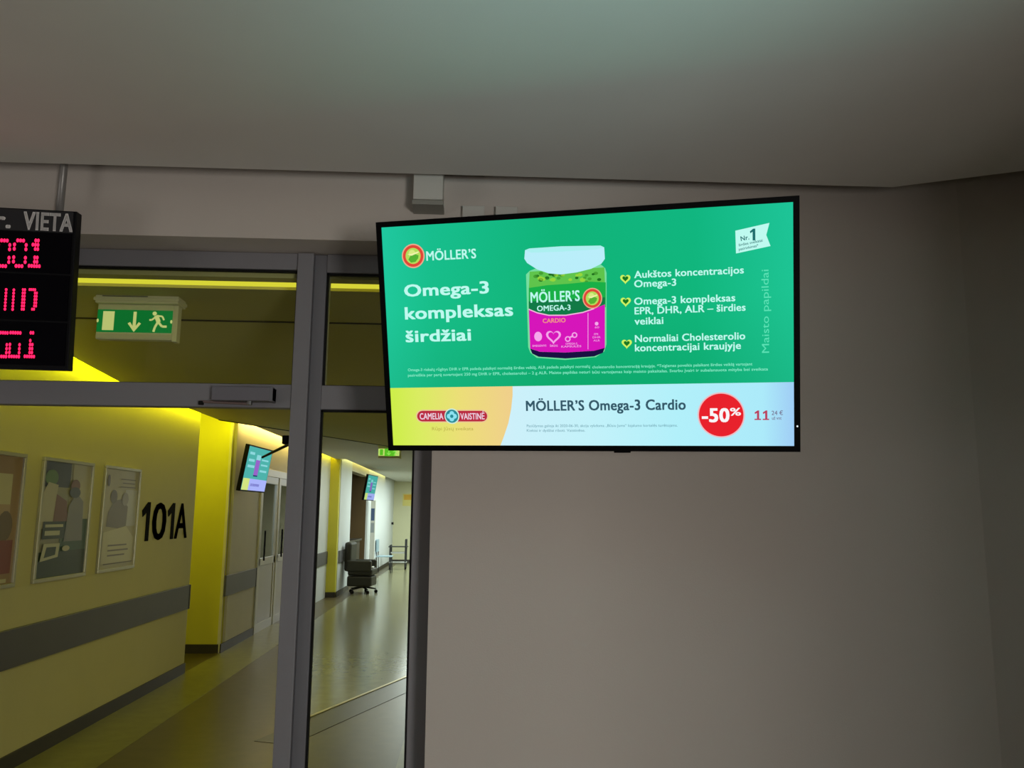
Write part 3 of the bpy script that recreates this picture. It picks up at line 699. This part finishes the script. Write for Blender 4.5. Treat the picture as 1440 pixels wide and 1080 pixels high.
poster(6.60, 7.30, 1.127, 1.955, 'framed pale poster beside the black number, third from the left',
       [(176, 170, 138), (120, 112, 106), (198, 194, 162), (150, 144, 150), (104, 96, 84), (186, 186, 190)],
       [(5, rc_(.62, .42, .98, .8)), (1, [(.12, .42), (.7, .38), (.72, .62), (.55, .7), (.3, .68), (.15, .56)]), (4, el(.28, .72, .1, .07)), (3, el(.62, .7, .1, .07)), (2, [(.05, .05), (.95, .05), (.95, .3), (.7, .42), (.05, .36)]),
        (4, el(.1, .88, .04, .06)), (4, rc_(.45, .9, .9, .91)), (4, rc_(.5, .86, .88, .87)), (4, rc_(.45, .82, .9, .83)), (1, rc_(.2, .22, .75, .235)), (1, rc_(.2, .17, .8, .185)), (1, rc_(.2, .12, .7, .135)), (4, rc_(.1, .04, .95, .05))])
poster(4.68, 5.44, 1.127, 1.955, 'framed reddish brown poster cut by the left edge of the photograph',
       [(158, 128, 84), (176, 150, 110), (196, 190, 140), (132, 62, 44), (110, 92, 60)],
       [(0, rc_(0, .86, 1, 1)), (2, rc_(.0, .62, .86, .86)), (4, rc_(.2, .74, .62, .77)), (4, rc_(.2, .69, .62, .71)), (1, rc_(0, .34, .86, .62)), (4, el(.8, .45, .12, .12)), (3, rc_(0, .08, .95, .34)), (4, el(.6, .12, .14, .05)), (2, rc_(.3, .01, .9, .04))])
# wall number 101A (cut black letters stuck on the wall)
n = thing('wall_number', 'black room number 101A on the olive corridor wall', 'lettering', (xw, 7.42, 1.34))
vs_all = MB(); chars = [('1', 0, .18), ('0', .25, .59), ('1', .62, .80), ('A', .83, 1.18)]
blk = mat('black_letter', (10, 10, 8), .8, .05)
for ch, y0, y1 in chars:
    if ch == '1':
        mm = MB(); add_one(mm, y0, y1, 0, .34, st=.42, thick=.006); mm.build('letter', blk, n); continue
    vs, fs = text_mesh(ch, .012); a, c = min(p.x for p in vs), max(p.x for p in vs); b0, b1 = min(p.y for p in vs), max(p.y for p in vs)
    mm = MB(); N_ = len(vs)
    for xx in (.001, .006):
        for p in vs: mm.v.append((xx, y0 + (p.x - a) / (c - a) * (y1 - y0), (p.y - b0) / (b1 - b0) * .34))
    for f in fs: mm.f.append(tuple(i + N_ for i in f)); mm.mi.append(0); mm.f.append(f); mm.mi.append(0)
    mm.build('letter', blk, n, bevel=-1)

# ------------------------------------------------------------------ corridor: televisions further off
def small_tv(loc, yaw, tilt, w, h, label):
    R = Matrix.Rotation(yaw, 4, 'Z') @ Matrix.Rotation(tilt, 4, 'X'); m4 = Matrix.Translation(loc) @ R
    t = thing('wall_television', label, 'television', matrix=m4)
    MB().box(-w / 2 - .018, w / 2 + .018, .0, .05, -h / 2 - .018, h / 2 + .018).build('television_case', black, t, .004)
    s = MB().box(-w / 2, w / 2, -.002, 0, -h / 2, h / 2).build('screen', emit('far_screen_teal', (78, 178, 170), 1.0), t)
    g = MB(); y = -.004
    def r(a, b_, c, d, mi, yy=y): g.poly([((a - .5) * w, yy, (b_ - .5) * h), ((c - .5) * w, yy, (b_ - .5) * h), ((c - .5) * w, yy, (d - .5) * h), ((a - .5) * w, yy, (d - .5) * h)], mi)
    r(0, 0, .26, .27, 0); r(.26, 0, 1, .27, 1); r(.06, .66, .3, .72, 2); r(.06, .52, .34, .58, 2); r(.06, .82, .26, .88, 2); r(.36, .36, .54, .72, 3); r(.36, .72, .54, .84, 2); r(.36, .33, .54, .36, 4)
    r(.6, .72, .9, .76, 2); r(.6, .6, .9, .64, 2); r(.6, .45, .9, .5, 2); r(.32, .1, .7, .16, 5)
    g.build('screen_picture', [emit('far_yellow', (210, 230, 130), 1), emit('far_blue', (170, 180, 250), 1), emit('far_pale', (140, 215, 220), 1), emit('far_magenta', (150, 100, 200), 1), emit('far_navy', (30, 60, 100), 1), emit('far_violet', (120, 120, 200), 1)], s, bevel=-1)
    MB().box(-.12, .12, .05, .09, -.1, .1).build('back_box', black, t, .004)
    MB().tube((0, .09, 0), (0, .155, .02), .02, 10).build('mount_arm', black, t)
    return t
small_tv((-2.655, 10.465, 2.122), 1.52, .154, .93, .523, 'smaller television with the same green advert on the corridor wall past the yellow pier')
e = atY(522, 686, 19.6)
small_tv((e.x, 19.6, e.z), 1.47, .16, 1.0, .56, 'distant television seen edge on through the side pane')

# ------------------------------------------------------------------ corridor: glazed double door and end of corridor things
wfr = mat('white_door_frame', (196, 198, 202), .4, .5)
d2 = bpy.data.objects.new('door_2', None); COL.objects.link(d2); d2.location = (-2.86, 11.45, 0); struct(d2)
def db(name, y0, y1, z0, z1, m, x0=-.03, x1=.03): return MB().box(x0, x1, y0, y1, z0, z1).build(name, m, d2, .003 if m is not GLASS else 0)
db('door_frame', 0, .07, 0, 2.2, wfr); db('door_frame', 2.08, 2.15, 0, 2.2, wfr); db('door_frame', .07, 2.08, 2.10, 2.2, wfr); db('door_frame', 1.04, 1.11, 0, 2.1, wfr)
for y0, y1 in ((.07, 1.04), (1.11, 2.08)):
    db('door_rail', y0, y1, 0, .12, wfr, -.02, .02); db('door_rail', y0, y1, .88, .98, wfr, -.02, .02); db('door_rail', y0, y1, 2.0, 2.1, wfr, -.02, .02)
    db('door_stile', y0, y0 + .09, .12, 2.0, wfr, -.02, .02); db('door_stile', y1 - .09, y1, .12, 2.0, wfr, -.02, .02)
    db('lower_panel', y0 + .09, y1 - .09, .12, .88, mat('door_panel_grey', (186, 186, 192), .4, .4), -.01, .01)
    db('glass_pane', y0 + .09, y1 - .09, .98, 2.0, GLASS, -.003, .003)
    MB().tube((.06, y0 + .13, .95), (.06, y0 + .13, 1.35), .012, 10).build('handle', black, d2)
struct(bx('wall_left.016', -4.6, -4.5, 11.2, 14, 0, 2.95, whitew)); struct(bx('wall_left.017', -4.5, -3.05, 13.7, 13.8, 0, 2.95, whitew)); struct(bx('wall_left.018', -4.5, -3.05, 11.2, 11.3, 0, 2.95, whitew))
area('side_room_light', (-3.8, 12.5, 2.85), (-3.8, 12.5, 0), 1.2, 2.0, 60, (.95, .97, 1.0))

# brown door in the far recess
d3 = struct(bx('door_3', -3.20, -3.15, 18.3, 20.9, 0, 2.2, mat('brown_door', (84, 68, 42), .45, .4, var=.1)))
# information panel
p = atY(517, 705, 21.2)
t = thing('information_panel', 'tall narrow white information panel with a blue notice beside the brown recess', 'notice board', (-2.46, 21.3, 0))
MB().box(-.06, .06, -.04, .04, .04, 1.92).build('panel_board', white, t, .004)
MB().box(-.10, .10, -.12, .12, 0, .04).build('panel_foot', steel, t, .004)
MB().box(-.045, .04, -.043, -.04, 1.42, 1.72).build('blue_notice', mat('notice_blue', (72, 92, 130), .5, .4), t)
MB().box(-.045, .04, -.043, -.04, 1.12, 1.36).build('grey_notice', mat('notice_grey', (150, 158, 164), .5, .4), t)
# end wall notice
t = thing('wall_notice', 'small orange and cream notice on the end wall of the corridor', 'notice', (-2.05, 28.0, 2.05))
MB().box(-.22, .22, -.012, 0, -.2, .2).build('notice_board', mat('notice_cream', (226, 214, 130), .6, .3), t, .002)
MB().box(-.18, .18, -.015, -.012, .0, .17).build('notice_print', mat('notice_orange', (226, 178, 70), .6, .3), t)
t = thing('hand_sanitiser', 'small dark dispenser on the far white wall by the end wall', 'dispenser', (-2.55, 27.4, 1.28))
smooth(MB().tube((0, 0, 0), (.05, 0, 0), .03, 12, .05).build('dispenser_body', dark, t)); MB().tube((-.018, 0, 0), (0, 0, 0), .045, 12).build('wall_bracket', steel, t)

# dark armchair on castors by the recess, with a pale folder on it
dk = mat('dark_leatherette', (38, 38, 30), .5, .4, var=.1)
t = thing('wheeled_armchair', 'dark upholstered armchair on castors standing by the brown recess', 'chair', (-2.165, 17.35, 0))
t.rotation_euler.z = math.radians(-6)
MB().box(-.26, .24, -.26, .26, .36, .50).build('seat', dk, t, .04)
b = MB(); b.prism([(-.28, -.30), (.22, -.30), (.22, -.18), (-.28, -.18)], .44, .66); b.build('armrest', dk, t, .03)
MB().box(-.28, .22, .18, .30, .44, .66).build('armrest', dk, t, .03)
MB().box(-.34, -.20, -.26, .26, .44, 1.02).build('backrest', dk, t, .05)
MB().box(-.27, .23, -.25, .25, .15, .35).build('seat_skirt', dk, t, .03)
MB().tube((0, 0, .10), (0, 0, .37), .035).build('gas_column', steel, t)
for k in range(5):
    a = 2 * math.pi * k / 5 + .3; c, s_ = math.cos(a), math.sin(a)
    MB().tube((0, 0, .13), (.27 * c, .27 * s_, .085), .022, 8, .014).build('base_leg', dk, t)
    MB().tube((.27 * c - .02 * s_, .27 * s_ + .02 * c, .035), (.27 * c + .02 * s_, .27 * s_ - .02 * c, .035), .035, 12).build('castor', black, t)
tag(MB().box(0, .30, 0, .22, 0, .03).build('paper_folder', mat('pale_paper', (220, 222, 220), .6, .3), None, .003, Matrix.Translation((-2.25, 17.2, .503))), 'pale paper folder lying on the dark armchair', 'folder')
t = thing('dark_counter', 'low dark brown counter standing in the brown recess behind the armchair', 'counter', (-3.1, 18.45, 0))
MB().box(0, .44, 0, 2.0, .06, .96).build('counter_body', mat('dark_veneer', (52, 44, 32), .5, .3, var=.1), t, .004)
MB().box(-.02, .49, -.02, 2.02, .96, 1.0).build('counter_top', mat('dark_top', (40, 36, 30), .4, .4), t, .004)
MB().box(.02, .42, .02, 1.98, 0, .06).build('plinth', basem, t)
# wheeled metal trolley and a metal waiting chair near the end wall
chrome = mat('dark_metal', (60, 62, 66), .35, .5, metal=.6)
t = thing('wheeled_trolley', 'small two-tier wheeled metal trolley near the end wall', 'trolley', (-2.08, 24.6, 0))
for x in (-.22, .22):
    for y in (-.18, .18):
        MB().tube((x, y, .07), (x, y, .86 if x > 0 else .70), .022, 8).build('post', chrome, t)
        MB().tube((x - .015, y, .035), (x + .015, y, .035), .035, 12).build('castor', black, t)
MB().box(-.27, .27, -.21, .21, .64, .665).build('top_shelf', chrome, t, .003); MB().box(-.25, .25, -.2, .2, .20, .22).build('lower_shelf', mat('pale_shelf', (180, 182, 180), .5, .4), t, .003)
MB().tube((.22, -.18, .86), (.22, .18, .86), .016, 8).build('push_handle', chrome, t)
MB().box(-.2, .2, -.18, .18, .46, .50).build('drawer', mat('pale_shelf', (180, 182, 180)), t, .004)
t = thing('waiting_chair', 'metal waiting chair with pale blue seat against the far left wall', 'chair', (-2.33, 23.2, 0))
for y in (-.2, .2):
    MB().tube((-.18, y, 0), (-.2, y, .9), .012, 8).build('leg', chrome, t); MB().tube((.2, y, 0), (.18, y, .44), .012, 8).build('leg', chrome, t)
MB().box(-.2, .22, -.23, .23, .43, .46).build('seat', mat('pale_blue_shell', (150, 176, 190), .4, .5), t, .01)
MB().box(-.215, -.18, -.23, .23, .56, .90).build('backrest', mat('pale_blue_shell', (150, 176, 190)), t, .01)
